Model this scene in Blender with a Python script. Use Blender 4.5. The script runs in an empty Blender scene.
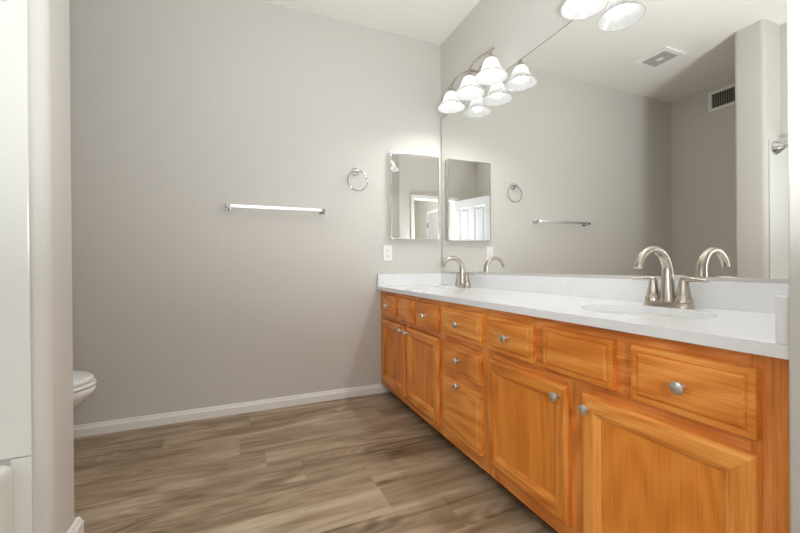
import bpy, bmesh, math, random
from mathutils import Vector, Matrix
random.seed(4)
S = bpy.context.scene
C = S.collection

# ------------------------------------------------------------------ camera
cam = bpy.data.cameras.new('camera')
cam.sensor_width = 36.0
cam.lens = 373.97 * 36.0 / 800.0
cam.clip_start = 0.01
cam_o = bpy.data.objects.new('camera', cam)
C.objects.link(cam_o)
yaw, pit, rol = 0.396, -0.0017, -0.0083
F = Vector((math.sin(yaw)*math.cos(pit), math.cos(yaw)*math.cos(pit), math.sin(pit)))
Rt = Vector((math.cos(yaw), -math.sin(yaw), 0))
Up = Rt.cross(F)
r_ = math.cos(rol)*Rt + math.sin(rol)*Up
u_ = -math.sin(rol)*Rt + math.cos(rol)*Up
M = Matrix(((r_.x, u_.x, -F.x, -1.4882), (r_.y, u_.y, -F.y, -2.6672), (r_.z, u_.z, -F.z, 0.9551), (0, 0, 0, 1)))
cam_o.matrix_world = M
S.camera = cam_o

# ------------------------------------------------------------------ world, lights, exposure
w = bpy.data.worlds.new('world'); S.world = w; w.use_nodes = True
w.node_tree.nodes['Background'].inputs[0].default_value = (1, 0.97, 0.93, 1)
w.node_tree.nodes['Background'].inputs[1].default_value = 0.05
S.view_settings.view_transform = 'Standard'
S.view_settings.look = 'None'
S.view_settings.gamma = 1
S.view_settings.exposure = 0.39
try: S.view_settings.use_curve_mapping = False
except Exception: pass
try:
    S.cycles.max_bounces = 14; S.cycles.diffuse_bounces = 7; S.cycles.glossy_bounces = 8
    S.cycles.sample_clamp_indirect = 6.0
    S.cycles.use_denoising = True
except Exception: pass

def area(name, loc, target, size, power, color):
    l = bpy.data.lights.new(name, 'AREA'); l.shape = 'DISK'; l.size = size; l.energy = power; l.color = color
    o = bpy.data.objects.new(name, l); C.objects.link(o); o.location = loc
    o.rotation_euler = (Vector(target) - Vector(loc)).to_track_quat('-Z', 'Y').to_euler()
    return o
DOOR_W, UP_W, HALL_W, SIDE_FILL_W = 22.0, 19.5, 16.0, 5.0
pl = bpy.data.lights.new('doorway_light', 'POINT'); pl.energy = DOOR_W; pl.shadow_soft_size = 0.06; pl.color = (0.95, 0.985, 1.02)
plo = bpy.data.objects.new('doorway_light', pl); C.objects.link(plo); plo.location = (-1.315, -3.19, 1.25)
area('hall_fill_light', (-1.2, -3.95, 2.68), (-1.2, -3.95, 0), 0.4, HALL_W, (0.97, 0.985, 1.0))  # unseen fill lamp added to brighten the hall in the mirror views
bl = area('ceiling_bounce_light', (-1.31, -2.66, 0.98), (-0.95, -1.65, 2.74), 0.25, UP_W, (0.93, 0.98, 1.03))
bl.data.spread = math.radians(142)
wl = area('tub_side_fill_light', (-2.885, -2.05, 1.45), (0, -2.05, 1.35), 0.9, SIDE_FILL_W, (0.93, 0.97, 1.0))  # added fill lamp brightening cabinet fronts and end wall from the tub side
wl.data.shape = 'RECTANGLE'; wl.data.size = 0.95; wl.data.size_y = 0.62
BULB_STRENGTH = 115.0
GLASS_GLOW = 0.3

# ------------------------------------------------------------------ node helpers
def new_mat(name):
    m = bpy.data.materials.new(name); m.use_nodes = True
    nt = m.node_tree; nt.nodes.clear()
    out = nt.nodes.new('ShaderNodeOutputMaterial')
    return m, nt, out
def nd(nt, t, **kw):
    n = nt.nodes.new(t)
    for k, v in kw.items(): setattr(n, k, v)
    return n
def math_n(nt, op, a, b=None, c=None):
    n = nd(nt, 'ShaderNodeMath', operation=op)
    for i, v in enumerate((a, b, c)):
        if v is None: continue
        if isinstance(v, (int, float)): n.inputs[i].default_value = v
        else: nt.links.new(v, n.inputs[i])
    return n.outputs[0]
def lin(r, g, b):
    f = lambda c: (c/255/12.92) if c/255 <= 0.04045 else ((c/255+0.055)/1.055)**2.4
    return (f(r), f(g), f(b), 1)
def ramp(nt, fac, stops):
    n = nd(nt, 'ShaderNodeValToRGB')
    e = n.color_ramp.elements
    while len(e) < len(stops): e.new(0.5)
    for el, (p, c) in zip(e, stops): el.position = p; el.color = c
    nt.links.new(fac, n.inputs[0])
    return n.outputs[0]
def bsdf(nt, out, color=None, rough=0.5, metal=0.0, spec=0.5):
    b = nd(nt, 'ShaderNodeBsdfPrincipled')
    if color is not None:
        if isinstance(color, tuple): b.inputs['Base Color'].default_value = color
        else: nt.links.new(color, b.inputs['Base Color'])
    if isinstance(rough, (int, float)): b.inputs['Roughness'].default_value = rough
    else: nt.links.new(rough, b.inputs['Roughness'])
    b.inputs['Metallic'].default_value = metal
    b.inputs['Specular IOR Level'].default_value = spec
    nt.links.new(b.outputs[0], out.inputs[0])
    return b
def bump(nt, b, height, strength, dist=0.002):
    n = nd(nt, 'ShaderNodeBump'); n.inputs['Strength'].default_value = strength; n.inputs['Distance'].default_value = dist
    nt.links.new(height, n.inputs['Height']); nt.links.new(n.outputs[0], b.inputs['Normal'])
def noise(nt, vec, scale, detail=2.0, rough=0.5, dist=0.0, w=None):
    n = nd(nt, 'ShaderNodeTexNoise')
    if w is not None: n.noise_dimensions = '4D'; nt.links.new(w, n.inputs['W'])
    n.inputs['Scale'].default_value = scale; n.inputs['Detail'].default_value = detail
    n.inputs['Roughness'].default_value = rough; n.inputs['Distortion'].default_value = dist
    if vec is not None: nt.links.new(vec, n.inputs['Vector'])
    return n.outputs['Fac']
def objco(nt): return nd(nt, 'ShaderNodeTexCoord').outputs['Object']
def scaled(nt, vec, s):
    m = nd(nt, 'ShaderNodeMapping'); m.inputs['Scale'].default_value = s
    nt.links.new(vec, m.inputs['Vector']); return m.outputs[0]

def paint(name, col, rough=0.6, tex=0.25, spec=0.3, scale=160):
    m, nt, out = new_mat(name)
    v = objco(nt)
    b = bsdf(nt, out, col, rough, 0, spec)
    if tex: bump(nt, b, noise(nt, v, scale, 3, 0.55), tex, 0.002)
    return m
def metal(name, col, rough, brushed=False):
    m, nt, out = new_mat(name)
    b = bsdf(nt, out, col, rough, 1.0)
    if brushed: bump(nt, b, noise(nt, scaled(nt, objco(nt), (60, 60, 900)), 1.0, 2), 0.05, 0.001)
    return m

WALL = paint('greige_wall_paint', lin(209, 206, 200), 0.55, 0.35)
CEIL = paint('ceiling_paint', lin(240, 237, 231), 0.8, 0.3, 0.1, 120)
TRIM = paint('white_trim_paint', lin(236, 235, 232), 0.3, 0.0)
DOORW = paint('white_door_paint', lin(200, 201, 203), 0.4, 0.05)
PLASTIC = paint('white_plastic', lin(238, 238, 236), 0.3, 0.0)
ACRYL = paint('white_acrylic', lin(226, 226, 221), 0.2, 0.0, 0.5)
PORC = paint('white_porcelain', lin(240, 240, 238), 0.08, 0.0, 0.5)
DARK = paint('dark_slot', lin(40, 38, 36), 0.7, 0.0)
FANG = paint('fan_housing', lin(120, 118, 115), 0.7, 0.0)
LGREY = paint('light_grey_plastic', lin(196, 194, 190), 0.6, 0.0)
EDGE = paint('dark_mirror_edge', lin(88, 84, 76), 0.6, 0.0)
GREY = paint('grey_gap', lin(150, 147, 142), 0.7, 0.0)
NICKEL = metal('brushed_nickel', lin(194, 185, 173), 0.26, True)
KNOBM = metal('satin_nickel_knob', lin(222, 219, 214), 0.33)
CHROME = metal('polished_chrome', lin(206, 206, 208), 0.1)
SATIN = metal('satin_chrome_bar', lin(246, 246, 246), 0.35)
STEEL = metal('stainless_steel_frame', lin(214, 212, 206), 0.22)
ALU = paint('aluminium_channel', lin(196, 194, 190), 0.5, 0.0)
MIRROR = metal('silvered_mirror', (0.90, 0.905, 0.885, 1), 0.0)
BRONZE = metal('dark_hinge_metal', lin(70, 66, 62), 0.4)

# quartz worktop
m, nt, out = new_mat('white_quartz')
n1 = noise(nt, objco(nt), 9, 5, 0.6, 1.2)
b = bsdf(nt, out, ramp(nt, n1, [(0.3, lin(230, 231, 233)), (0.75, lin(235, 236, 237))]), 0.16, 0, 0.5)
QUARTZ = m

# oak, grain along one axis of the object
def oak(name, axis, a=(216, 125, 44), bcol=(250, 174, 88), seed=0.0):
    m, nt, out = new_mat(name)
    v = objco(nt)
    rnd = nd(nt, 'ShaderNodeObjectInfo').outputs['Random']
    wv = math_n(nt, 'ADD', math_n(nt, 'MULTIPLY', rnd, 37.0), seed)
    s = [16.0, 16.0, 16.0]; s[axis] = 1.1
    broad = noise(nt, scaled(nt, v, tuple(s)), 1.0, 3, 0.55, 0.8, wv)
    s2 = [210.0, 210.0, 210.0]; s2[axis] = 6.0
    fine = noise(nt, scaled(nt, v, tuple(s2)), 1.0, 3, 0.7, 0.3, wv)
    s3 = [4.5, 4.5, 4.5]; s3[axis] = 0.9
    cath = noise(nt, scaled(nt, v, tuple(s3)), 1.0, 1, 0.4, 0.3, wv)
    rings = math_n(nt, 'MULTIPLY_ADD', math_n(nt, 'SINE', math_n(nt, 'MULTIPLY', cath, 75.0)), 0.5, 0.5)
    f = math_n(nt, 'ADD', math_n(nt, 'MULTIPLY', broad, 0.40), math_n(nt, 'MULTIPLY', fine, 0.60))
    f = math_n(nt, 'ADD', math_n(nt, 'SUBTRACT', f, 0.05), math_n(nt, 'MULTIPLY', rings, 0.15))
    f = math_n(nt, 'ADD', f, math_n(nt, 'MULTIPLY', math_n(nt, 'SUBTRACT', rnd, 0.5), 0.14))
    mid = tuple((p+q)/2 for p, q in zip(a, bcol))
    col = ramp(nt, f, [(0.25, lin(*[c*0.82 for c in a])), (0.42, lin(*a)), (0.56, lin(*mid)), (0.74, lin(*bcol))])
    b = bsdf(nt, out, col, 0.34, 0, 0.4)
    bump(nt, b, fine, 0.08, 0.0008)
    return m
OAK_V = oak('oak_vertical_grain', 2)
OAK_H = oak('oak_horizontal_grain', 1)
OAK_P = oak('oak_panel', 2, (220, 128, 42), (242, 156, 66), 5.0)
OAK_F = oak('oak_face_frame', 2, (222, 136, 60), (250, 180, 106), 9.0)
OAK_FH = oak('oak_face_rail', 1, (212, 124, 50), (250, 178, 104), 13.0)
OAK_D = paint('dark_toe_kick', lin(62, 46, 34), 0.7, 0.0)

# vinyl plank floor, planks run along x
m, nt, out = new_mat('grey_brown_vinyl_planks')
v = objco(nt)
sp = nd(nt, 'ShaderNodeSeparateXYZ'); nt.links.new(v, sp.inputs[0])
X, Y = sp.outputs[0], sp.outputs[1]
PW, PL = 0.181, 1.22
yr = math_n(nt, 'DIVIDE', math_n(nt, 'ADD', Y, 0.05), PW)
row = math_n(nt, 'FLOOR', yr)
wn = nd(nt, 'ShaderNodeTexWhiteNoise', noise_dimensions='1D'); nt.links.new(row, wn.inputs['W'])
xr = math_n(nt, 'ADD', math_n(nt, 'DIVIDE', X, PL), math_n(nt, 'MULTIPLY', wn.outputs[0], 7.31))
colid = math_n(nt, 'FLOOR', xr)
cmb = nd(nt, 'ShaderNodeCombineXYZ'); nt.links.new(row, cmb.inputs[0]); nt.links.new(colid, cmb.inputs[1])
wn2 = nd(nt, 'ShaderNodeTexWhiteNoise', noise_dimensions='2D'); nt.links.new(cmb.outputs[0], wn2.inputs['Vector'])
pid = wn2.outputs[0]
wv = math_n(nt, 'MULTIPLY', pid, 50.0)
g1 = noise(nt, scaled(nt, v, (1.2, 8.5, 1)), 1.0, 4, 0.6, 1.4, wv)
g2 = noise(nt, scaled(nt, v, (4.5, 75.0, 1)), 1.0, 3, 0.6, 0.5, wv)
ca = noise(nt, scaled(nt, v, (1.6, 7.0, 1)), 1.0, 1, 0.4, 0.2, wv)
rg = math_n(nt, 'MULTIPLY_ADD', math_n(nt, 'SINE', math_n(nt, 'MULTIPLY', ca, 95.0)), 0.5, 0.5)
cm = noise(nt, scaled(nt, v, (1.8, 5.0, 1)), 1.0, 1, 0.5, 0, math_n(nt, 'ADD', wv, 9.0))
cmask = ramp(nt, cm, [(0.5, (0, 0, 0, 1)), (0.64, (1, 1, 1, 1))])
f = math_n(nt, 'ADD', math_n(nt, 'MULTIPLY', g1, 1.05), math_n(nt, 'MULTIPLY', g2, 0.24))
f = math_n(nt, 'ADD', f, math_n(nt, 'MULTIPLY', math_n(nt, 'SUBTRACT', pid, 0.5), 0.10))
f = math_n(nt, 'SUBTRACT', f, math_n(nt, 'MULTIPLY', math_n(nt, 'MULTIPLY', rg, cmask), 0.15))
col = ramp(nt, f, [(0.38, lin(98, 80, 61)), (0.53, lin(134, 114, 90)), (0.67, lin(162, 142, 117)), (0.86, lin(192, 175, 151))])
fy = math_n(nt, 'FRACT', yr); fx = math_n(nt, 'FRACT', xr)
ey = math_n(nt, 'MULTIPLY', math_n(nt, 'MINIMUM', fy, math_n(nt, 'SUBTRACT', 1.0, fy)), PW)
ex = math_n(nt, 'MULTIPLY', math_n(nt, 'MINIMUM', fx, math_n(nt, 'SUBTRACT', 1.0, fx)), PL)
seam = math_n(nt, 'LESS_THAN', math_n(nt, 'MINIMUM', ey, ex), 0.0012)
mx = nd(nt, 'ShaderNodeMix', data_type='RGBA')
nt.links.new(math_n(nt, 'MULTIPLY', seam, 0.15), mx.inputs[0]); nt.links.new(col, mx.inputs[6]); mx.inputs[7].default_value = lin(62, 52, 44)
b = bsdf(nt, out, mx.outputs[2], 0.42, 0, 0.4)
bump(nt, b, g2, 0.06, 0.001)
FLOOR = m

# alabaster lamp glass, lit by its bulb, plus emission put into the glass to whiten it
m, nt, out = new_mat('alabaster_lamp_glass')
d = nd(nt, 'ShaderNodeBsdfDiffuse'); d.inputs[0].default_value = (0.08, 0.08, 0.08, 1)
t = nd(nt, 'ShaderNodeBsdfTranslucent'); t.inputs[0].default_value = (0.36, 0.36, 0.357, 1)
g = nd(nt, 'ShaderNodeBsdfGlossy'); g.inputs[1].default_value = 0.25
e = nd(nt, 'ShaderNodeEmission'); e.inputs[0].default_value = (1, 0.985, 0.96, 1)
swirl = noise(nt, objco(nt), 22, 3, 0.6, 1.5)
nt.links.new(math_n(nt, 'MULTIPLY_ADD', swirl, GLASS_GLOW*0.6, GLASS_GLOW*0.7), e.inputs[1])
m1 = nd(nt, 'ShaderNodeMixShader'); m1.inputs[0].default_value = 0.5
nt.links.new(d.outputs[0], m1.inputs[1]); nt.links.new(t.outputs[0], m1.inputs[2])
m2 = nd(nt, 'ShaderNodeMixShader'); m2.inputs[0].default_value = 0.06
nt.links.new(m1.outputs[0], m2.inputs[1]); nt.links.new(g.outputs[0], m2.inputs[2])
ad = nd(nt, 'ShaderNodeAddShader'); nt.links.new(m2.outputs[0], ad.inputs[0]); nt.links.new(e.outputs[0], ad.inputs[1])
nt.links.new(ad.outputs[0], out.inputs[0])
GLASS = m
m, nt, out = new_mat('glowing_bulb')
e = nd(nt, 'ShaderNodeEmission'); e.inputs[0].default_value = (1, 0.975, 0.945, 1); e.inputs[1].default_value = BULB_STRENGTH
nt.links.new(e.outputs[0], out.inputs[0])
BULB = m

# ------------------------------------------------------------------ object helpers (all shapes given in world coordinates)
ORG = {}
def thing(name, label, cat, loc, group=None):
    o = bpy.data.objects.new(name, None); o.empty_display_size = 0.05
    C.objects.link(o); o.location = loc; ORG[o.name] = Vector(loc)
    tag(o, label, cat, group); return o
def tag(o, label, cat, group=None):
    o['label'] = label; o['category'] = cat
    if group: o['group'] = group
    return o
def root_of(o):
    while o.parent: o = o.parent
    return o
def obj(name, bm, mat, parent=None, smooth=None, label=None, origin=None):
    bmesh.ops.recalc_face_normals(bm, faces=bm.faces)
    me = bpy.data.meshes.new(name)
    pw = ORG[parent.name] if parent else Vector((0, 0, 0))
    if origin is None:
        lo = Vector([min(v.co[i] for v in bm.verts) for i in range(3)]); hi = Vector([max(v.co[i] for v in bm.verts) for i in range(3)])
        origin = (lo + hi) / 2 if parent else Vector(((lo.x+hi.x)/2, (lo.y+hi.y)/2, lo.z))
    origin = Vector(origin)
    bmesh.ops.translate(bm, verts=bm.verts, vec=-origin)
    if smooth is not None:
        for f in bm.faces: f.smooth = True
        for e in bm.edges:
            if len(e.link_faces) == 2 and e.calc_face_angle(0) > math.radians(smooth): e.smooth = False
    bm.to_mesh(me); bm.free()
    for mm in (mat if isinstance(mat, (list, tuple)) else [mat]): me.materials.append(mm)
    o = bpy.data.objects.new(name, me); C.objects.link(o)
    if parent: o.parent = parent
    o.location = origin - pw; ORG[o.name] = origin
    if label: o['label'] = label
    return o
def struct(name, bm, mat, smooth=None, origin=(0, 0, 0), parent=None):
    o = obj(name, bm, mat, parent, smooth, None, origin)
    if not parent: o['kind'] = 'structure'
    return o
def B(): return bmesh.new()
def box(bm, x0, x1, y0, y1, z0, z1, bev=0.0, seg=2, mi=0):
    n = len(bm.verts)
    r = bmesh.ops.create_cube(bm, size=1.0)
    vs = r['verts']
    for v in vs:
        v.co = Vector((x0 + (v.co.x+.5)*(x1-x0), y0 + (v.co.y+.5)*(y1-y0), z0 + (v.co.z+.5)*(z1-z0)))
    fs = set(f for v in vs for f in v.link_faces)
    for f in fs: f.material_index = mi
    if bev:
        es = list(set(e for v in vs for e in v.link_edges))
        rr = bmesh.ops.bevel(bm, geom=es, offset=bev, segments=seg, profile=0.5, affect='EDGES')
        for f in rr['faces']: f.material_index = mi
    return bm
def ring_loft(bm, rings, closed=True, cap0=True, cap1=True, mi=0):
    V = [[bm.verts.new(p) for p in r] for r in rings]
    for a, b in zip(V, V[1:]):
        n = len(a)
        for i in range(n if closed else n-1):
            j = (i+1) % n
            f = bm.faces.new((a[i], a[j], b[j], b[i])); f.material_index = mi
    if cap0: bm.faces.new(V[0][::-1]).material_index = mi
    if cap1: bm.faces.new(V[-1]).material_index = mi
    return V
def frame_of(d):
    d = d.normalized(); a = Vector((0, 0, 1)) if abs(d.z) < 0.9 else Vector((1, 0, 0))
    u = d.cross(a).normalized(); return u, d.cross(u).normalized()
def lathe(bm, base, axis, prof, n=24, cap0=True, cap1=True, sx=1.0):
    """prof: list of (distance along axis, radius)"""
    base = Vector(base); ax = Vector(axis).normalized(); u, v = frame_of(ax)
    rings = [[base + ax*h + (u*math.cos(2*math.pi*k/n)*sx + v*math.sin(2*math.pi*k/n))*max(r, 1e-4) for k in range(n)] for h, r in prof]
    ring_loft(bm, rings, True, cap0, cap1); return bm
def tube(bm, pts, rad, n=12, flat=None, cap=True):
    """rad: number or list; flat: optional (fixed axis vector, half width list) for elliptical section"""
    pts = [Vector(p) for p in pts]; N = len(pts)
    if isinstance(rad, (int, float)): rad = [rad]*N
    rings = []; prev = None
    for i, p in enumerate(pts):
        t = (pts[min(i+1, N-1)] - pts[max(i-1, 0)]).normalized()
        if prev is None: u, v = frame_of(t)
        else:
            u = (prev - t*prev.dot(t)).normalized(); v = t.cross(u)
        prev = u
        ru = rv = rad[i]
        if flat:
            a = Vector(flat[0]); a = (a - t*a.dot(t)).normalized(); u = a; v = t.cross(u); prev = u; ru = flat[1][i]
        rings.append([p + u*math.cos(2*math.pi*k/n)*ru + v*math.sin(2*math.pi*k/n)*rv for k in range(n)])
    ring_loft(bm, rings, True, cap, cap); return bm
def sph(bm, c, r, sc=(1, 1, 1), n=16):
    rr = bmesh.ops.create_uvsphere(bm, u_segments=n, v_segments=n//2+2, radius=r)
    for v in rr['verts']: v.co = Vector((v.co.x*sc[0], v.co.y*sc[1], v.co.z*sc[2])) + Vector(c)
    return bm
def smooth_path(ctrl, n=8):
    P = [Vector(p) for p in ctrl]; P = [P[0]*2-P[1]] + P + [P[-1]*2-P[-2]]; o = []
    for i in range(1, len(P)-2):
        for k in range(n):
            t = k/n; a, b, c, d = P[i-1], P[i], P[i+1], P[i+2]
            o.append(0.5*((2*b) + (c-a)*t + (2*a-5*b+4*c-d)*t*t + (3*b-a-3*c+d)*t**3))
    o.append(P[-2]); return o
def lerp_list(vals, n): 
    o = []; k = len(vals)-1
    for i in range(n):
        t = i/(n-1)*k; j = min(int(t), k-1); o.append(vals[j] + (vals[j+1]-vals[j])*(t-j))
    return o
def copy_tree(o, parent=None):
    c = o.copy(); C.objects.link(c); c.parent = parent
    for ch in list(o.children): copy_tree(ch, c)
    return c
def extrude_profile(bm, prof, a, b, out, up=Vector((0, 0, 1))):
    """profile (out distance, height) swept from a to b"""
    a, b, out = Vector(a), Vector(b), Vector(out)
    ring_loft(bm, [[p + out*d + up*h for d, h in prof] for p in (a, b)]); return bm

H, SPL, D, L = 0.8026, 0.893, 0.564, 2.3105
XL, XP, YP, YN = -2.917, -2.044, -0.991, -1.179
CE, YD = 2.74, -2.86

# ------------------------------------------------------------------ the setting
struct('floor', box(B(), -3.4, 0.1, -5.6, 0.1, -0.06, 0.0), FLOOR)
struct('ceiling', box(B(), -3.4, 0.1, -5.6, 0.1, CE, CE+0.06), CEIL)
struct('wall_back', box(B(), -3.02, 0.1, 0.0, 0.1, 0, CE), WALL)
struct('wall_right', box(B(), 0.0, 0.1, -2.96, 0.0, 0, CE), WALL)
struct('wall_left', box(B(), XL-0.1, XL, -2.96, 0.0, 0, CE), WALL)
OX0, OX1, OZ = -1.815, -1.055, 2.035
bm = B()
box(bm, XL, OX0-0.015, YD-0.11, YD, 0, CE); box(bm, OX1+0.015, 0, YD-0.11, YD, 0, CE); box(bm, OX0-0.015, OX1+0.015, YD-0.11, YD, OZ+0.015, CE)
struct('wall_front', bm, WALL)

def bullnose_block(bm, x0, x1, y0, y1, z0, z1, corners, r=0.02, seg=6):
    """vertical block, listed corners (sx, sy) rounded"""
    pts = []
    for (cx, cy, sx, sy, a0) in ((x1, y1, 1, 1, 0), (x0, y1, -1, 1, 90), (x0, y0, -1, -1, 180), (x1, y0, 1, -1, 270)):
        if (sx, sy) in corners:
            for k in range(seg+1):
                a = math.radians(a0 + 90*k/seg)
                pts.append((cx - sx*r + r*math.cos(a), cy - sy*r + r*math.sin(a)))
        else: pts.append((cx, cy))
    ring_loft(bm, [[Vector((x, y, z)) for x, y in pts] for z in (z0, z1)]); return bm
struct('wall_partition', bullnose_block(B(), XL, XP, YN, YP, 0, CE, {(1, 1), (1, -1)}, 0.026), WALL, 40)
struct('wall_vanity_end', bullnose_block(B(), -0.575, 0.0, YD, -L, 0, CE, {(-1, 1)}, 0.006, 3), WALL, 40)
struct('wall_tub_soffit', box(B(), XL, -2.259, YD, YN, 1.87, CE), WALL)

BBP = [(0, 0), (0.015, 0), (0.015, 0.044), (0.011, 0.051), (0.0085, 0.058), (0.0075, 0.064), (0.004, 0.067), (0, 0.067)]
struct('baseboard_back', extrude_profile(B(), BBP, (XL+0.014, 0, 0), (-0.47, 0, 0), (0, -1, 0)), TRIM)
bm = B()
o_ = 0.0
def bb_wrap(bm, path):
    """baseboard profile swept along a plan polyline, outward to the right of travel"""
    P = [Vector((x, y, 0)) for x, y in path]; rings = []
    for i, p in enumerate(P):
        a = (p - P[i-1]).normalized() if i else None; b = (P[i+1]-p).normalized() if i < len(P)-1 else None
        na = Vector((a.y, -a.x, 0)) if a else None; nb = Vector((b.y, -b.x, 0)) if b else None
        if na is None: m_ = nb
        elif nb is None: m_ = na
        else: m_ = (na+nb); m_ = m_ / (m_.dot(na))
        rings.append([p + m_*d + Vector((0, 0, h)) for d, h in BBP])
    ring_loft(bm, rings); return bm
struct('baseboard_partition', bb_wrap(B(), [(XP-0.03, YN), (XP, YN), (XP, YP), (XL+0.016, YP)]), TRIM) 
struct('baseboard_alcove', extrude_profile(B(), BBP, (XL, YP+0.015, 0), (XL, -0.0, 0), (1, 0, 0)), TRIM)

# door opening casing (bathroom side) and jambs
CW = 0.057
bm = B()
for y0, y1 in ((YD, YD+0.016), (YD-0.126, YD-0.11)):
    box(bm, OX1, OX1+CW, y0, y1, 0, OZ+CW, 0.004); box(bm, OX0-CW, OX0, y0, y1, 0, OZ+CW, 0.004); box(bm, OX0, OX1, y0, y1, OZ, OZ+CW, 0.004)
struct('trim_1', bm, TRIM)
bm = B(); box(bm, OX1, OX1+0.014, YD-0.11, YD, 0, OZ+0.014); box(bm, OX0-0.014, OX0, YD-0.11, YD, 0, OZ+0.014); box(bm, OX0, OX1, YD-0.11, YD, OZ, OZ+0.014)
box(bm, OX0, OX1, YD-0.07, YD-0.055, OZ-0.012, OZ)
struct('trim_2', bm, TRIM)

def panel_door(name, p0, p1, z0, z1, th, hinge_side=None):
    """four panel door leaf between plan points p0 and p1"""
    p0 = Vector((p0[0], p0[1], 0)); p1 = Vector((p1[0], p1[1], 0)); d = (p1-p0); w = d.length; d.normalize(); n = Vector((d.y, -d.x, 0))
    bm = B()
    st, mid = 0.11, 0.10
    pw = (w - 2*st - mid)/2
    xs = [0, st, st+pw, st+pw+mid, w-st, w]; hh = z1-z0
    zs = [0, 0.22, 0.80, 0.93, hh-0.13, hh]
    cells = [(i, j) for i in range(5) for j in range(5)]
    def V(x, z, off): return bm.verts.new(p0 + d*x + n*off + Vector((0, 0, z0+z)))
    for side in (-1, 1):
        o = side*th/2
        for i, j in cells:
            x0, x1, a, b = xs[i], xs[i+1], zs[j], zs[j+1]
            if i in (1, 3) and j in (1, 3):
                loops = []
                for ins, dep in ((0, 0), (0.012, 0.009), (0.03, 0.009), (0.05, 0.002)):
                    q = o - side*dep
                    loops.append([V(x0+ins, a+ins, q), V(x1-ins, a+ins, q), V(x1-ins, b-ins, q), V(x0+ins, b-ins, q)])
                for A, Bq in zip(loops, loops[1:]):
                    for k in range(4): bm.faces.new((A[k], A[(k+1) % 4], Bq[(k+1) % 4], Bq[k]))
                bm.faces.new(loops[-1])
            else: bm.faces.new((V(x0, a, o), V(x1, a, o), V(x1, b, o), V(x0, b, o)))
    for (xa, za, xb, zb) in ((0, 0, w, 0), (w, 0, w, hh), (w, hh, 0, hh), (0, hh, 0, 0)):
        bm.faces.new((V(xa, za, -th/2), V(xb, zb, -th/2), V(xb, zb, th/2), V(xa, za, th/2)))
    bmesh.ops.remove_doubles(bm, verts=bm.verts, dist=0.0004)
    return bm, d, n
HX, HY = -1.80, YD+0.03
bm, dd, nn = panel_door('door_1', (HX, HY), (-2.012, -2.12), 0.012, 2.02, 0.035)
d1 = struct('door_1', bm, DOORW)
for sgn in (1, -1):
    c = Vector((-2.012, -2.12, 0.95)) - dd*0.065 + nn*sgn*0.0175
    k = lathe(B(), c, nn*sgn, [(0, 0.032), (0.006, 0.031), (0.008, 0.012), (0.03, 0.011), (0.036, 0.022), (0.048, 0.028), (0.06, 0.024), (0.064, 0.008)], 20)
    obj('door_knob', k, KNOBM, d1, 40)

# unseen window added above the tub to account for the side fill lamp
bm = B()
for a in ((-2.56, -1.54, 1.09, 1.13), (-2.56, -1.54, 1.77, 1.81), (-2.56, -2.52, 1.13, 1.77), (-1.58, -1.54, 1.13, 1.77), (-2.07, -2.03, 1.13, 1.77)): box(bm, XL+0.009, XL+0.03, a[0], a[1], a[2], a[3], 0.004)
added_win = struct('added_window_1', bm, TRIM)
obj('pane', box(B(), XL+0.0095, XL+0.016, -2.53, -1.57, 1.12, 1.78), PLASTIC, added_win)

# hall behind the doorway (seen only in the mirrors)
struct('wall_hall_left', box(B(), -2.25, -2.15, -5.2, YD-0.11, 0, CE), WALL)
struct('wall_hall_right', box(B(), 0.0, 0.1, -5.2, YD-0.11, 0, CE), WALL)
struct('wall_hall_end', box(B(), -2.25, 0.1, -5.3, -5.2, 0, CE), WALL)
bm, d_, n_ = panel_door('door_2', (-2.13, -3.72), (-2.13, -4.44), 0.012, 2.02, 0.03)
d2 = struct('door_2', bm, DOORW)
for z in (0.25, 1.05, 1.8):
    obj('hinge', lathe(B(), (-2.108, -4.452, z-0.05), (0, 0, 1), [(0, 0.008), (0.1, 0.008)], 10), BRONZE, d2)
bm = B()
box(bm, -2.15, -2.128, -3.71, -3.64, 0, 2.10, 0.004); box(bm, -2.15, -2.128, -4.53, -4.46, 0, 2.10, 0.004); box(bm, -2.15, -2.128, -4.46, -3.71, 2.03, 2.10, 0.004)
struct('trim_3', bm, TRIM)
bm, d_, n_ = panel_door('door_3', (-1.95, -5.18), (-1.25, -5.18), 0.012, 2.02, 0.03)
struct('door_3', bm, DOORW)
bm = B()
box(bm, -2.03, -1.96, -5.2, -5.178, 0, 2.10, 0.004); box(bm, -1.24, -1.17, -5.2, -5.178, 0, 2.10, 0.004); box(bm, -1.96, -1.24, -5.2, -5.178, 2.03, 2.10, 0.004)
struct('trim_4', bm, TRIM)

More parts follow.
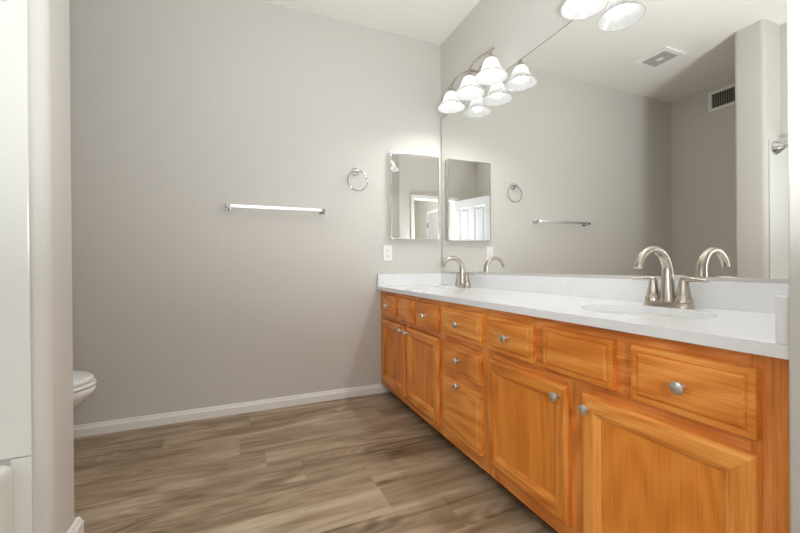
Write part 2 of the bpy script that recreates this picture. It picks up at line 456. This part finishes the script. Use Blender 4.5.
# ------------------------------------------------------------------ vanity cabinets
XF = -0.5325          # face frame plane
ZB, ZT = 0.066, H-0.0268
def rect_loft(bm, y0, y1, z0, z1, prof, x, mats=(0, 1), cap=True):
    """rectangle in the y-z plane facing -x; prof = (inset, height); side quads take mats (stile, rail)"""
    loops = []
    for ins, h in prof:
        loops.append([bm.verts.new((x-h, y, z)) for y, z in ((y0+ins, z0+ins), (y1-ins, z0+ins), (y1-ins, z1-ins), (y0+ins, z1-ins))])
    for a, b in zip(loops, loops[1:]):
        for k in range(4):
            f = bm.faces.new((a[k], a[(k+1) % 4], b[(k+1) % 4], b[k])); f.material_index = mats[1] if k in (0, 2) else mats[0]
    if cap: bm.faces.new(loops[-1]).material_index = mats[1]
    return loops
def knob(parent, y, z, xf):
    bm = lathe(B(), (xf, y, z), (-1, 0, 0), [(-0.001, 0.0075), (0.003, 0.0075), (0.006, 0.0055), (0.013, 0.0055), (0.016, 0.009), (0.019, 0.0145), (0.023, 0.0160), (0.027, 0.0145), (0.0295, 0.009), (0.0305, 0.0)], 24, True, False)
    return obj('knob', bm, KNOBM, parent, 35, 'satin nickel mushroom knob')
DRP = [(0, 0), (0, 0.0165), (0.002, 0.019), (0.011, 0.0195), (0.015, 0.019), (0.0165, 0.0175), (0.018, 0.02), (0.022, 0.023), (0.027, 0.0238)]
def drawer(parent, y0, y1, z0, z1, has_knob=True, name='drawer', mats=None):
    bm = B(); rect_loft(bm, y0, y1, z0, z1, DRP, XF-0.0003, (1, 1))
    o = obj(name, bm, mats or [OAK_V, OAK_H], parent)
    if has_knob: knob(o, (y0+y1)/2, (z0+z1)/2, XF-0.0238)
    return o
DFP = [(0, 0), (0, 0.0165), (0.003, 0.0205), (0.01, 0.0238), (0.042, 0.0238), (0.046, 0.0205), (0.05, 0.0198), (0.053, 0.016), (0.056, 0.015), (0.06, 0.0115)]
def door(parent, y0, y1, z0, z1, ky, kz):
    bm = B(); rect_loft(bm, y0, y1, z0, z1, DFP, XF-0.0003, (0, 1), False)
    o = obj('door', bm, [OAK_V, OAK_H], parent)
    bm = B(); i = 0.058; box(bm, XF-0.0115, XF-0.003, y0+i, y1-i, z0+i, z1-i)
    obj('panel', bm, OAK_P, o)
    knob(o, ky, kz, XF-0.0238)
    return o
def cabinet(y0, y1, label, stiles, rails):
    """y0 < y1; stiles = list of (ya, yb, za, zb); rails = list of (za, zb, ya, yb)"""
    t = thing('vanity_cabinet', label, 'cabinet', (-0.27, (y0+y1)/2, 0))
    bm = B(); box(bm, XF+0.019, -0.004, y0+0.0008, y1-0.0008, ZB+0.004, ZT-0.16)
    obj('carcass', bm, OAK_F, t)
    bm = B()
    for a in stiles: box(bm, XF, XF+0.0185, a[0], a[1], a[2], a[3], 0.0006, 1, 0)
    for a in rails: box(bm, XF+0.0002, XF+0.0183, a[2], a[3], a[0], a[1], 0, 1, 1)
    obj('face_frame', bm, [OAK_F, OAK_FH], t)
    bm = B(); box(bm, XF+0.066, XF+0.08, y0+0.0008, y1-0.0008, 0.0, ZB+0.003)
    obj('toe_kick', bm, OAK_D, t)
    return t
g = 0.0006
YA, YB_ = -0.9545, -1.344
# far sink cabinet
c1 = cabinet(YA, -0.002, 'honey oak sink cabinet against the back wall, three small fronts above two doors',
    [(-0.075, -0.003, ZB, ZT), (YA+g, -0.920, ZB, ZT), (-0.528, -0.482, 0.115, 0.59), (-0.39, -0.325, 0.59, ZT), (-0.67, -0.62, 0.59, ZT)],
    [(ZB, 0.115, -0.92, -0.075), (0.575, 0.600, -0.92, -0.075), (0.74, ZT, -0.92, -0.075)])
drawer(c1, -0.336, -0.085, 0.606, 0.747)
drawer(c1, -0.632, -0.380, 0.606, 0.747, False, 'false_front')
drawer(c1, -0.930, -0.660, 0.606, 0.747)
door(c1, -0.490, -0.085, 0.120, 0.570, -0.462, 0.540)
door(c1, -0.933, -0.524, 0.120, 0.570, -0.552, 0.540)
# drawer stack
c2 = cabinet(YB_, YA, 'honey oak three-drawer cabinet in the middle of the vanity, between the two sink cabinets',
    [(-0.985, YA-g, ZB, ZT), (YB_+g, -1.305, ZB, ZT)],
    [(ZB, 0.13, -1.305, -0.985), (0.39, 0.438, -1.305, -0.985), (0.57, 0.612, -1.305, -0.985), (0.74, ZT, -1.305, -0.985)])
drawer(c2, -1.318, -0.970, 0.606, 0.746)
drawer(c2, -1.314, -0.975, 0.433, 0.577)
drawer(c2, -1.312, -0.977, 0.129, 0.395)
for k_ in c2.children:
    if k_.name.startswith('drawer') and k_.dimensions.z > 0.2: k_.children[0].location.z = 0.125
# near sink cabinet
c3 = cabinet(-L+0.002, YB_, 'honey oak sink cabinet under the near faucet, three wide fronts above two doors',
    [(-1.385, YB_-g, ZB, ZT), (-L+0.003, -2.235, ZB, ZT), (-1.85, -1.77, 0.115, 0.59)],
    [(ZB, 0.115, -2.235, -1.385), (0.56, 0.615, -2.235, -1.385), (0.735, ZT, -2.235, -1.385), (0.615, 0.735, -1.70, -1.61), (0.615, 0.735, -2.02, -1.92)])
drawer(c3, -1.629, -1.370, 0.605, 0.744)
drawer(c3, -1.939, -1.680, 0.605, 0.745, False, 'false_front')
drawer(c3, -2.254, -1.993, 0.600, 0.743)
door(c3, -1.782, -1.366, 0.126, 0.568, -1.752, 0.532)
door(c3, -2.254, -1.837, 0.126, 0.568, -1.866, 0.532)

# ------------------------------------------------------------------ countertop with oval sink cut-outs
SINKS = [(-0.295, -0.47), (-0.295, -1.85)]
SA, SB = 0.160, 0.192
top = thing('countertop', 'long white quartz vanity worktop over the oak cabinets', 'countertop', (-0.28, -L/2, H-0.0265))
bm = B()
def slab_with_holes(bm, x0, x1, y0, y1, z0, z1, holes, n=48):
    """slab split in strips, one hole each"""
    cuts = [y1, (holes[0][1]+holes[1][1])/2, y0]
    for k, (hx, hy) in enumerate(holes):
        ya, yb = cuts[k+1], cuts[k]
        inner, outer = [], []
        for i in range(n):
            a = 2*math.pi*i/n; c, s = math.cos(a), math.sin(a)
            inner.append((hx + SA*c, hy + SB*s))
            ts = []
            if c > 1e-9: ts.append((x1-hx)/c)
            if c < -1e-9: ts.append((x0-hx)/c)
            if s > 1e-9: ts.append((yb-hy)/s)
            if s < -1e-9: ts.append((ya-hy)/s)
            tt = min(ts); outer.append((hx+c*tt, hy+s*tt))
        for cx, cy in ((x0, ya), (x0, yb), (x1, ya), (x1, yb)):   # snap nearest outer point to each corner
            j = min(range(n), key=lambda q: (outer[q][0]-cx)**2 + (outer[q][1]-cy)**2); outer[j] = (cx, cy)
        for z, fl in ((z1, 0), (z0, 1)):
            iv = [bm.verts.new((x, y, z)) for x, y in inner]; ov = [bm.verts.new((x, y, z)) for x, y in outer]
            for i in range(n):
                j = (i+1) % n
                bm.faces.new((ov[i], ov[j], iv[j], iv[i]) if not fl else (iv[i], iv[j], ov[j], ov[i]))
            if fl == 0: it = iv
            else:
                for i in range(n): bm.faces.new((it[i], it[(i+1) % n], iv[(i+1) % n], iv[i]))
    V = lambda x, y, z: bm.verts.new((x, y, z))
    for (xa, ya, xb, yb) in ((x0, y0, x1, y0), (x1, y1, x0, y1), (x0, y1, x0, y0), (x1, y0, x1, y1)):
        bm.faces.new((V(xa, ya, z0), V(xb, yb, z0), V(xb, yb, z1), V(xa, ya, z1)))
slab_with_holes(bm, -D, -0.003, -L+0.002, -0.003, H-0.0265, H, SINKS)
bmesh.ops.remove_doubles(bm, verts=bm.verts, dist=0.0003)
obj('slab', bm, QUARTZ, top)
obj('backsplash', box(B(), -0.022, -0.003, -L+0.003, -0.0035, H+0.0003, SPL, 0.0006), QUARTZ, top)
obj('side_splash', box(B(), -D+0.001, -0.0225, -0.022, -0.003, H+0.0003, SPL, 0.0015), QUARTZ, top)
obj('side_splash', box(B(), -D+0.001, -0.0225, -L+0.003, -L+0.022, H+0.0003, SPL, 0.0015), QUARTZ, top)

def sink(c, label):
    t = thing('sink_basin', label, 'sink', (c[0], c[1], H-0.17))
    prof = [(1.06, -0.0272), (1.03, -0.0272), (1.0, -0.035), (0.96, -0.07), (0.86, -0.115), (0.62, -0.148), (0.3, -0.156), (0.1, -0.158)]
    outer = [(0.1, -0.166), (0.62, -0.156), (0.9, -0.118), (1.0, -0.07), (1.06, -0.035), (1.06, -0.0272)]
    n = 40
    bm = B(); ring_loft(bm, [[Vector((c[0]+SA*f*math.cos(2*math.pi*k/n), c[1]+SB*f*math.sin(2*math.pi*k/n), H+z)) for k in range(n)] for f, z in prof+outer], True, False, False)
    bmesh.ops.remove_doubles(bm, verts=bm.verts, dist=0.0001)
    obj('basin', bm, PORC, t, 50)
    obj('drain', lathe(B(), (c[0], c[1], H-0.17), (0, 0, 1), [(0, 0.02), (0.011, 0.02), (0.0125, 0.028), (0.0145, 0.027), (0.0145, 0.012), (0.018, 0.012), (0.019, 0.0)], 24, True, False), CHROME, t, 40)
sink(SINKS[0], 'white oval undermount sink below the far faucet')
sink(SINKS[1], 'white oval undermount sink below the near faucet')

# ------------------------------------------------------------------ faucets
FX = -0.103
def faucet(y, label):
    t = thing('faucet', label, 'faucet', (FX, y, H), 'centerset faucets')
    z = H
    bm = B()
    n = 40; rings = []
    for h, ex, ey in ((0.0003, 0.030, 0.080), (0.004, 0.030, 0.080), (0.016, 0.026, 0.076), (0.020, 0.024, 0.074)):
        r = []
        for k in range(n):
            a = 2*math.pi*k/n; c_, s_ = math.cos(a), math.sin(a); p = 0.5
            r.append(Vector((FX + ex*math.copysign(abs(c_)**p, c_), y + ey*math.copysign(abs(s_)**0.62, s_), z+h)))
        rings.append(r)
    ring_loft(bm, rings); obj('base_plate', bm, NICKEL, t, 40)
    ctrl = [(FX, y, z+0.019), (FX-0.001, y, z+0.06), (FX-0.002, y, z+0.100), (FX-0.003, y, z+0.128)]
    R, cx, cz = 0.076, FX-0.080, z+0.126
    for a in (20, 42, 64, 86, 108, 128, 146, 160): ctrl.append((cx + R*math.cos(math.radians(a)), y, cz + R*math.sin(math.radians(a))))
    ctrl.append((cx - R + 0.0005, y, cz+0.0125))
    pts = smooth_path(ctrl, 6); N = len(pts)
    rd = lerp_list([0.025, 0.0195, 0.0160, 0.0145, 0.0130, 0.0115, 0.0108, 0.0100], N)
    wd = lerp_list([0.027, 0.0200, 0.0165, 0.0150, 0.0145, 0.0140, 0.0142, 0.0145], N)
    obj('spout', tube(B(), pts, rd, 20, ((0, 1, 0), wd)), NICKEL, t, 40)
    for s in (-1, 1):
        hy = y + s*0.0515
        bm = lathe(B(), (FX, hy, z+0.0195), (0, 0, 1), [(0, 0.0275), (0.012, 0.0265), (0.016, 0.0245), (0.018, 0.0225), (0.035, 0.0190), (0.055, 0.0155), (0.068, 0.0140), (0.077, 0.0120), (0.080, 0.0)], 24, True, False)
        h_ = obj('handle', bm, NICKEL, t, 40)
        lp = smooth_path([(FX, hy - s*0.004, z+0.093), (FX-0.002, hy + s*0.012, z+0.0985), (FX-0.003, hy + s*0.035, z+0.0985), (FX-0.004, hy + s*0.058, z+0.097), (FX-0.004, hy + s*0.073, z+0.0945)], 6)
        obj('lever', tube(B(), lp, lerp_list([0.0110, 0.0095, 0.0075, 0.0060, 0.0050], len(lp)), 14, ((1, 0, 0), lerp_list([0.011, 0.0105, 0.009, 0.008, 0.0075], len(lp)))), NICKEL, h_, 40)
    return t
f1 = faucet(-0.465, 'brushed nickel gooseneck faucet at the far sink beside the back wall')
f2 = copy_tree(f1); f2.location = (FX, -1.812, H); f2['label'] = 'brushed nickel gooseneck faucet at the near sink, large in the foreground'
del f1['group']; del f2['group']

# ------------------------------------------------------------------ wall mirror
MT = 2.1352
wm = thing('wall_mirror', 'large frameless plate mirror above the vanity backsplash', 'mirror', (-0.003, -L/2, SPL+0.001))
bm = box(B(), -0.007, -0.0012, -L+0.004, -0.011, SPL+0.006, MT)
for f in bm.faces: f.material_index = 0 if f.normal.x < -0.5 else 1
obj('mirror_glass', bm, [MIRROR, EDGE], wm)
bm = B(); box(bm, -0.0098, -0.0072, -L+0.004, -0.0045, SPL+0.0002, SPL+0.014); box(bm, -0.0072, -0.0012, -L+0.004, -0.0045, SPL+0.0002, SPL+0.0045)
obj('bottom_channel', bm, ALU, wm)
bm = B(); box(bm, -0.0068, -0.0006, -0.0105, -0.0075, SPL+0.015, MT); box(bm, -0.0072, -0.0006, -L+0.004, -0.0075, MT+0.0002, MT+0.0034)
obj('edge_line', bm, EDGE, wm)  # dark strips put in for the gap line beside the mirror and its top edge

# ------------------------------------------------------------------ vanity lights
LZ, LXo = 2.232, -0.118
def vanity_light(yc, label):
    t = thing('vanity_light', label, 'wall light', (0, yc, LZ))
    ys = [yc-0.231, yc, yc+0.231]
    bm = lathe(B(), (-0.0005, yc, LZ), (-1, 0, 0), [(0, 0.062), (0.008, 0.062), (0.016, 0.054), (0.022, 0.035), (0.024, 0.0)], 32, True, False)
    obj('wall_plate', bm, NICKEL, t, 40)
    obj('arm', tube(B(), [(-0.022, yc, LZ), (LXo, yc, LZ)], 0.008, 12), NICKEL, t, 40)
    ctrl = []
    for k in range(41):
        u = k/40; y = ys[0] - 0.024 + u*(0.462+0.048)
        rel = (y - ys[0])/0.231
        ph = rel - math.floor(rel)
        zz = LZ + (0.022*math.sin(math.pi*ph)*(0.75+0.5*ph) if 0 <= rel <= 2 else 0.012*abs(rel if rel < 0 else rel-2)/0.19*(1 if rel < 0 else -1))
        ctrl.append((LXo, y, zz))
    obj('wavy_bar', tube(B(), ctrl, 0.0052, 10), NICKEL, t, 50)
    for y, z in ((ctrl[0][1], ctrl[0][2]), (ctrl[-1][1], ctrl[-1][2])): obj('finial', sph(B(), (LXo, y, z), 0.0095), NICKEL, t, 60)
    for y in ys:
        bm = lathe(B(), (LXo, y, LZ+0.008), (0, 0, -1), [(0, 0.007), (0.010, 0.009), (0.022, 0.007), (0.034, 0.012), (0.045, 0.026), (0.058, 0.028), (0.060, 0.02)], 20)
        obj('socket_cup', bm, NICKEL, t, 40)
        zt = LZ - 0.046
        out_ = [(0.0000, 0.024), (0.0028, 0.029), (0.0112, 0.038), (0.0279, 0.0465), (0.0465, 0.0530), (0.0632, 0.0600), (0.0763, 0.0690), (0.0892, 0.0810), (0.1004, 0.0915), (0.1078, 0.0965), (0.1107, 0.0975)]
        inn = [(0.1112, 0.0950), (0.1061, 0.0925), (0.0985, 0.0870), (0.0875, 0.0770), (0.0744, 0.0650), (0.0613, 0.0565), (0.0446, 0.0495), (0.0279, 0.0430), (0.0131, 0.0345), (0.0055, 0.0270), (0.0046, 0.0240)]
        sh = obj('lamp_shade', lathe(B(), (LXo, y, zt), (0, 0, -1), out_+inn, 40, False, False), GLASS, t, 60)
        bm = lathe(B(), (LXo, y, zt-0.010), (0, 0, -1), [(0, 0.013), (0.014, 0.014), (0.032, 0.020), (0.050, 0.0270), (0.066, 0.0285), (0.080, 0.023), (0.088, 0.010), (0.090, 0.0)], 20, True, False)
        obj('bulb', bm, BULB, sh, 60)
    return t
l1 = vanity_light(-0.588, 'far three-shade vanity light with wavy nickel bar, all its frosted bells in view')
l2 = copy_tree(l1); l2.location = (0, -1.717, LZ); l2['label'] = 'nearer vanity light cut off by the top edge, one frosted bell shade in view'

# ------------------------------------------------------------------ medicine cabinet, towel bar, ring, outlet
t = thing('medicine_cabinet', 'mirrored medicine cabinet with thin steel frame on the back wall', 'medicine cabinet', (-0.255, 0, 1.157))
x0, x1, z0, z1 = -0.462, -0.048, 1.157, 1.818
obj('cabinet_body', box(B(), x0+0.004, x1-0.004, -0.030, -0.0005, z0+0.004, z1-0.004), PLASTIC, t)
dr = obj('mirror_door', box(B(), x0+0.007, x1-0.007, -0.0405, -0.031, z0+0.007, z1-0.007), MIRROR, t)
bm = B()
fr = 0.0085
for a in ((x0, x0+fr, z0, z1), (x1-fr, x1, z0, z1), (x0+fr, x1-fr, z0, z0+fr), (x0+fr, x1-fr, z1-fr, z1)): box(bm, a[0], a[1], -0.044, -0.030, a[2], a[3], 0.002)
obj('frame', bm, STEEL, t)

t = thing('towel_bar', 'chrome square towel bar on the back wall', 'towel bar', (-1.275, 0, 1.345))
for x in (-1.575, -0.972):
    bm = B(); box(bm, x-0.02, x+0.02, -0.009, -0.0005, 1.325, 1.365, 0.002); box(bm, x-0.012, x+0.012, -0.072, -0.0085, 1.333, 1.357, 0.002)
    obj('bracket', bm, CHROME, t)
obj('bar', box(B(), -1.563, -0.984, -0.070, -0.051, 1.336, 1.355, 0.001), SATIN, t)

t = thing('towel_ring', 'round chrome towel ring beside the medicine cabinet', 'towel ring', (-0.725, 0, 1.655))
obj('rosette', lathe(B(), (-0.725, -0.0005, 1.650), (0, -1, 0), [(0, 0.029), (0.006, 0.029), (0.010, 0.024), (0.012, 0.012), (0.030, 0.010), (0.036, 0.014), (0.046, 0.014), (0.050, 0.008), (0.051, 0)], 28, True, False), CHROME, t, 40)
R = 0.074
obj('ring', tube(B(), [(-0.718 + R*math.sin(a), -0.040 + 0.004*math.cos(a), 1.578 + R*math.cos(a)) for a in [2*math.pi*k/48 for k in range(49)]], 0.0050, 10), CHROME, t, 60)

t = thing('wall_outlet', 'white duplex outlet under the medicine cabinet', 'outlet', (-0.475, 0, 0.993))
obj('cover_plate', box(B(), -0.512, -0.438, -0.006, -0.0005, 0.993, 1.114, 0.003), PLASTIC, t)
for zc in (1.033, 1.074):
    r = obj('receptacle', lathe(B(), (-0.475, -0.0055, zc), (0, -1, 0), [(0, 0.0165), (0.002, 0.0165), (0.0025, 0.0155), (0.0025, 0.0)], 20, True, False), PLASTIC, t, 40)
    bm = B(); box(bm, -0.4825, -0.4805, -0.0088, -0.0078, zc-0.002, zc+0.007); box(bm, -0.4695, -0.4675, -0.0088, -0.0078, zc-0.002, zc+0.006); box(bm, -0.4775, -0.4725, -0.0088, -0.0078, zc-0.011, zc-0.006)
    obj('slots', bm, GREY, r)

# ------------------------------------------------------------------ ceiling fan grille, return grille (both seen in the mirror)
t = thing('exhaust_fan', 'square white exhaust fan grille in the ceiling', 'ceiling vent', (-1.862, -0.55, CE))
x0, x1, y0, y1 = -1.992, -1.732, -0.685, -0.415
bm = B()
for a in ((x0, x1, y0, y0+0.035), (x0, x1, y1-0.035, y1), (x0, x0+0.035, y0+0.035, y1-0.035), (x1-0.035, x1, y0+0.035, y1-0.035)): box(bm, a[0], a[1], a[2], a[3], CE-0.018, CE-0.0005, 0.003)
obj('frame', bm, PLASTIC, t)
obj('backing', box(B(), x0+0.03, x1-0.03, y0+0.03, y1-0.03, CE-0.004, CE-0.0006), FANG, t)
bm = B()
for k in range(12):
    x = x0+0.04 + k*(x1-x0-0.08)/11; box(bm, x-0.003, x+0.003, y0+0.033, y1-0.033, CE-0.015, CE-0.009)
for k in range(12):
    y = y0+0.04 + k*(y1-y0-0.08)/11; box(bm, x0+0.033, x1-0.033, y-0.003, y+0.003, CE-0.014, CE-0.008)
obj('lattice', bm, LGREY, t)
obj('centre_plate', box(B(), -1.884, -1.840, -0.576, -0.524, CE-0.019, CE-0.010, 0.002), PLASTIC, t)

t = thing('return_air_grille', 'white louvred air grille high on the toilet alcove wall', 'air grille', (XL, -0.545, 2.49))
y0, y1, z0, z1 = -0.725, -0.365, 2.492, 2.686
bm = B()
for a in ((y0, y1, z0, z0+0.026), (y0, y1, z1-0.026, z1), (y0, y0+0.03, z0+0.026, z1-0.026), (y1-0.03, y1, z0+0.026, z1-0.026)): box(bm, XL+0.0005, XL+0.012, a[0], a[1], a[2], a[3], 0.002)
obj('frame', bm, PLASTIC, t)
obj('backing', box(B(), XL+0.0006, XL+0.002, y0+0.02, y1-0.02, z0+0.02, z1-0.02), DARK, t)
bm = B()
for k in range(16):
    y = y0+0.04 + k*(y1-y0-0.08)/15; box(bm, XL+0.003, XL+0.010, y-0.0028, y+0.0028, z0+0.024, z1-0.024)
obj('louvres', bm, GREY, t)

# ------------------------------------------------------------------ tub corner
t = thing('shower_surround', 'white acrylic shower panel on the partition wall', 'shower surround', (-2.5, YN, 0.386))
obj('end_panel', box(B(), XL+0.002, -2.088, YN-0.008, YN-0.0006, 0.388, 1.855, 0.003), ACRYL, t)
obj('side_panel', box(B(), XL+0.0006, XL+0.008, YD+0.012, YN-0.009, 0.388, 1.855, 0.003), ACRYL, t)
tb = thing('bathtub', 'white acrylic bathtub beside the partition wall', 'bathtub', (-2.5, -2.0, 0))
def rrect(x0, x1, y0, y1, r, z, seg=6):
    p = []
    for cx, cy, a0 in ((x1-r, y1-r, 0), (x0+r, y1-r, 90), (x0+r, y0+r, 180), (x1-r, y0+r, 270)):
        for k in range(seg+1):
            a = math.radians(a0+90*k/seg); p.append(Vector((cx+r*math.cos(a), cy+r*math.sin(a), z)))
    return p
tx0, tx1, ty0, ty1 = XL+0.004, -2.126, -2.70, YN-0.0085
rings = [rrect(tx0, tx1, ty0, ty1, 0.012, 0.0), rrect(tx0, tx1, ty0, ty1, 0.012, 0.345), rrect(tx0, tx1, ty0, ty1, 0.02, 0.368), rrect(tx0+0.008, tx1-0.008, ty0+0.008, ty1-0.008, 0.03, 0.380), rrect(tx0+0.02, tx1-0.02, ty0+0.02, ty1-0.02, 0.04, 0.384),
         rrect(tx0+0.07, tx1-0.07, ty0+0.08, ty1-0.08, 0.1, 0.384), rrect(tx0+0.085, tx1-0.085, ty0+0.095, ty1-0.095, 0.1, 0.37), rrect(tx0+0.12, tx1-0.12, ty0+0.16, ty1-0.14, 0.12, 0.10), rrect(tx0+0.18, tx1-0.18, ty0+0.24, ty1-0.2, 0.12, 0.06)]
bm = B(); ring_loft(bm, rings); obj('tub_shell', bm, ACRYL, tb, 45)
obj('end_trim', box(B(), -2.135, -2.088, YN-0.008, YN-0.0006, 0.0, 0.386, 0.001), ACRYL, tb)
obj('drain', lathe(B(), (-2.5, -2.2, 0.0605), (0, 0, 1), [(0, 0.03), (0.003, 0.03), (0.004, 0.02), (0.004, 0)], 20, True, False), CHROME, tb, 40)

t = thing('shower_curtain_rod', 'chrome curtain rod with bell flange on the partition, seen at the mirror right edge', 'curtain rod', (-2.155, (YN+YD)/2, 1.802))
ra = (-2.155, 1.802)
for ye, s in ((YN-0.0085, -1), (YD+0.0005, 1)):
    obj('flange', lathe(B(), (ra[0], ye, ra[1]), (0, s, 0), [(0, 0.05), (0.006, 0.0505), (0.016, 0.047), (0.032, 0.036), (0.048, 0.024), (0.056, 0.019), (0.058, 0.012)], 28), CHROME, t, 40)
obj('rod', tube(B(), [(ra[0], YN-0.062, ra[1]), (ra[0], YD+0.055, ra[1])], 0.0105, 16), CHROME, t, 40)

# ------------------------------------------------------------------ toilet, tank on the alcove's left wall, bowl facing +x
TY = -0.45
t = thing('toilet', 'white toilet in the alcove, its bowl front peeking past the partition', 'toilet', (-2.55, TY, 0))
def oval(cx, a_f, a_b, b, z, n=36):
    p = []
    for k in range(n):
        an = 2*math.pi*k/n; c_, s_ = math.cos(an), math.sin(an)
        p.append(Vector((cx + (a_f if c_ > 0 else a_b)*c_, TY + b*s_, z)))
    return p
TX = -2.415
bm = B()
ring_loft(bm, [oval(-2.55, 0.20, 0.24, 0.115, 0.0), oval(-2.55, 0.195, 0.24, 0.11, 0.04), oval(-2.55, 0.16, 0.23, 0.095, 0.12), oval(-2.54, 0.165, 0.23, 0.10, 0.19), oval(-2.49, 0.235, 0.23, 0.13, 0.27), oval(TX, 0.225, 0.25, 0.165, 0.33), oval(TX, 0.258, 0.25, 0.183, 0.365), oval(TX, 0.268, 0.25, 0.188, 0.385), oval(TX, 0.264, 0.25, 0.186, 0.395),
    oval(TX, 0.22, 0.16, 0.145, 0.395), oval(TX, 0.19, 0.13, 0.12, 0.33), oval(TX-0.02, 0.10, 0.08, 0.07, 0.22)])
obj('bowl', bm, PORC, t, 50)
bm = B(); ring_loft(bm, [oval(TX, 0.262, 0.22, 0.186, 0.398), oval(TX, 0.267, 0.22, 0.19, 0.404), oval(TX, 0.262, 0.22, 0.186, 0.415), oval(TX, 0.19, 0.13, 0.115, 0.415), oval(TX, 0.19, 0.13, 0.115, 0.398)], True, False, False)
obj('seat', bm, PLASTIC, t, 50)
bm = B(); ring_loft(bm, [oval(TX, 0.250, 0.215, 0.180, 0.418), oval(TX, 0.255, 0.217, 0.184, 0.423), oval(TX, 0.254, 0.217, 0.183, 0.436), oval(TX, 0.245, 0.21, 0.175, 0.443), oval(TX, 0.15, 0.14, 0.11, 0.447)])
obj('lid', bm, PLASTIC, t, 50)
obj('tank', box(B(), XL+0.012, -2.715, TY-0.22, TY+0.22, 0.385, 0.74, 0.02, 3), PORC, t, 50)
obj('tank_lid', box(B(), XL+0.008, -2.705, TY-0.23, TY+0.23, 0.741, 0.775, 0.01, 3), PORC, t, 50)
bm = B(); lathe(bm, (-2.715, TY+0.16, 0.68), (1, 0, 0), [(0, 0.014), (0.01, 0.013), (0.012, 0.0)], 16, True, False); box(bm, -2.706, -2.698, TY+0.09, TY+0.165, 0.672, 0.688, 0.003)
obj('flush_lever', bm, CHROME, t, 40)
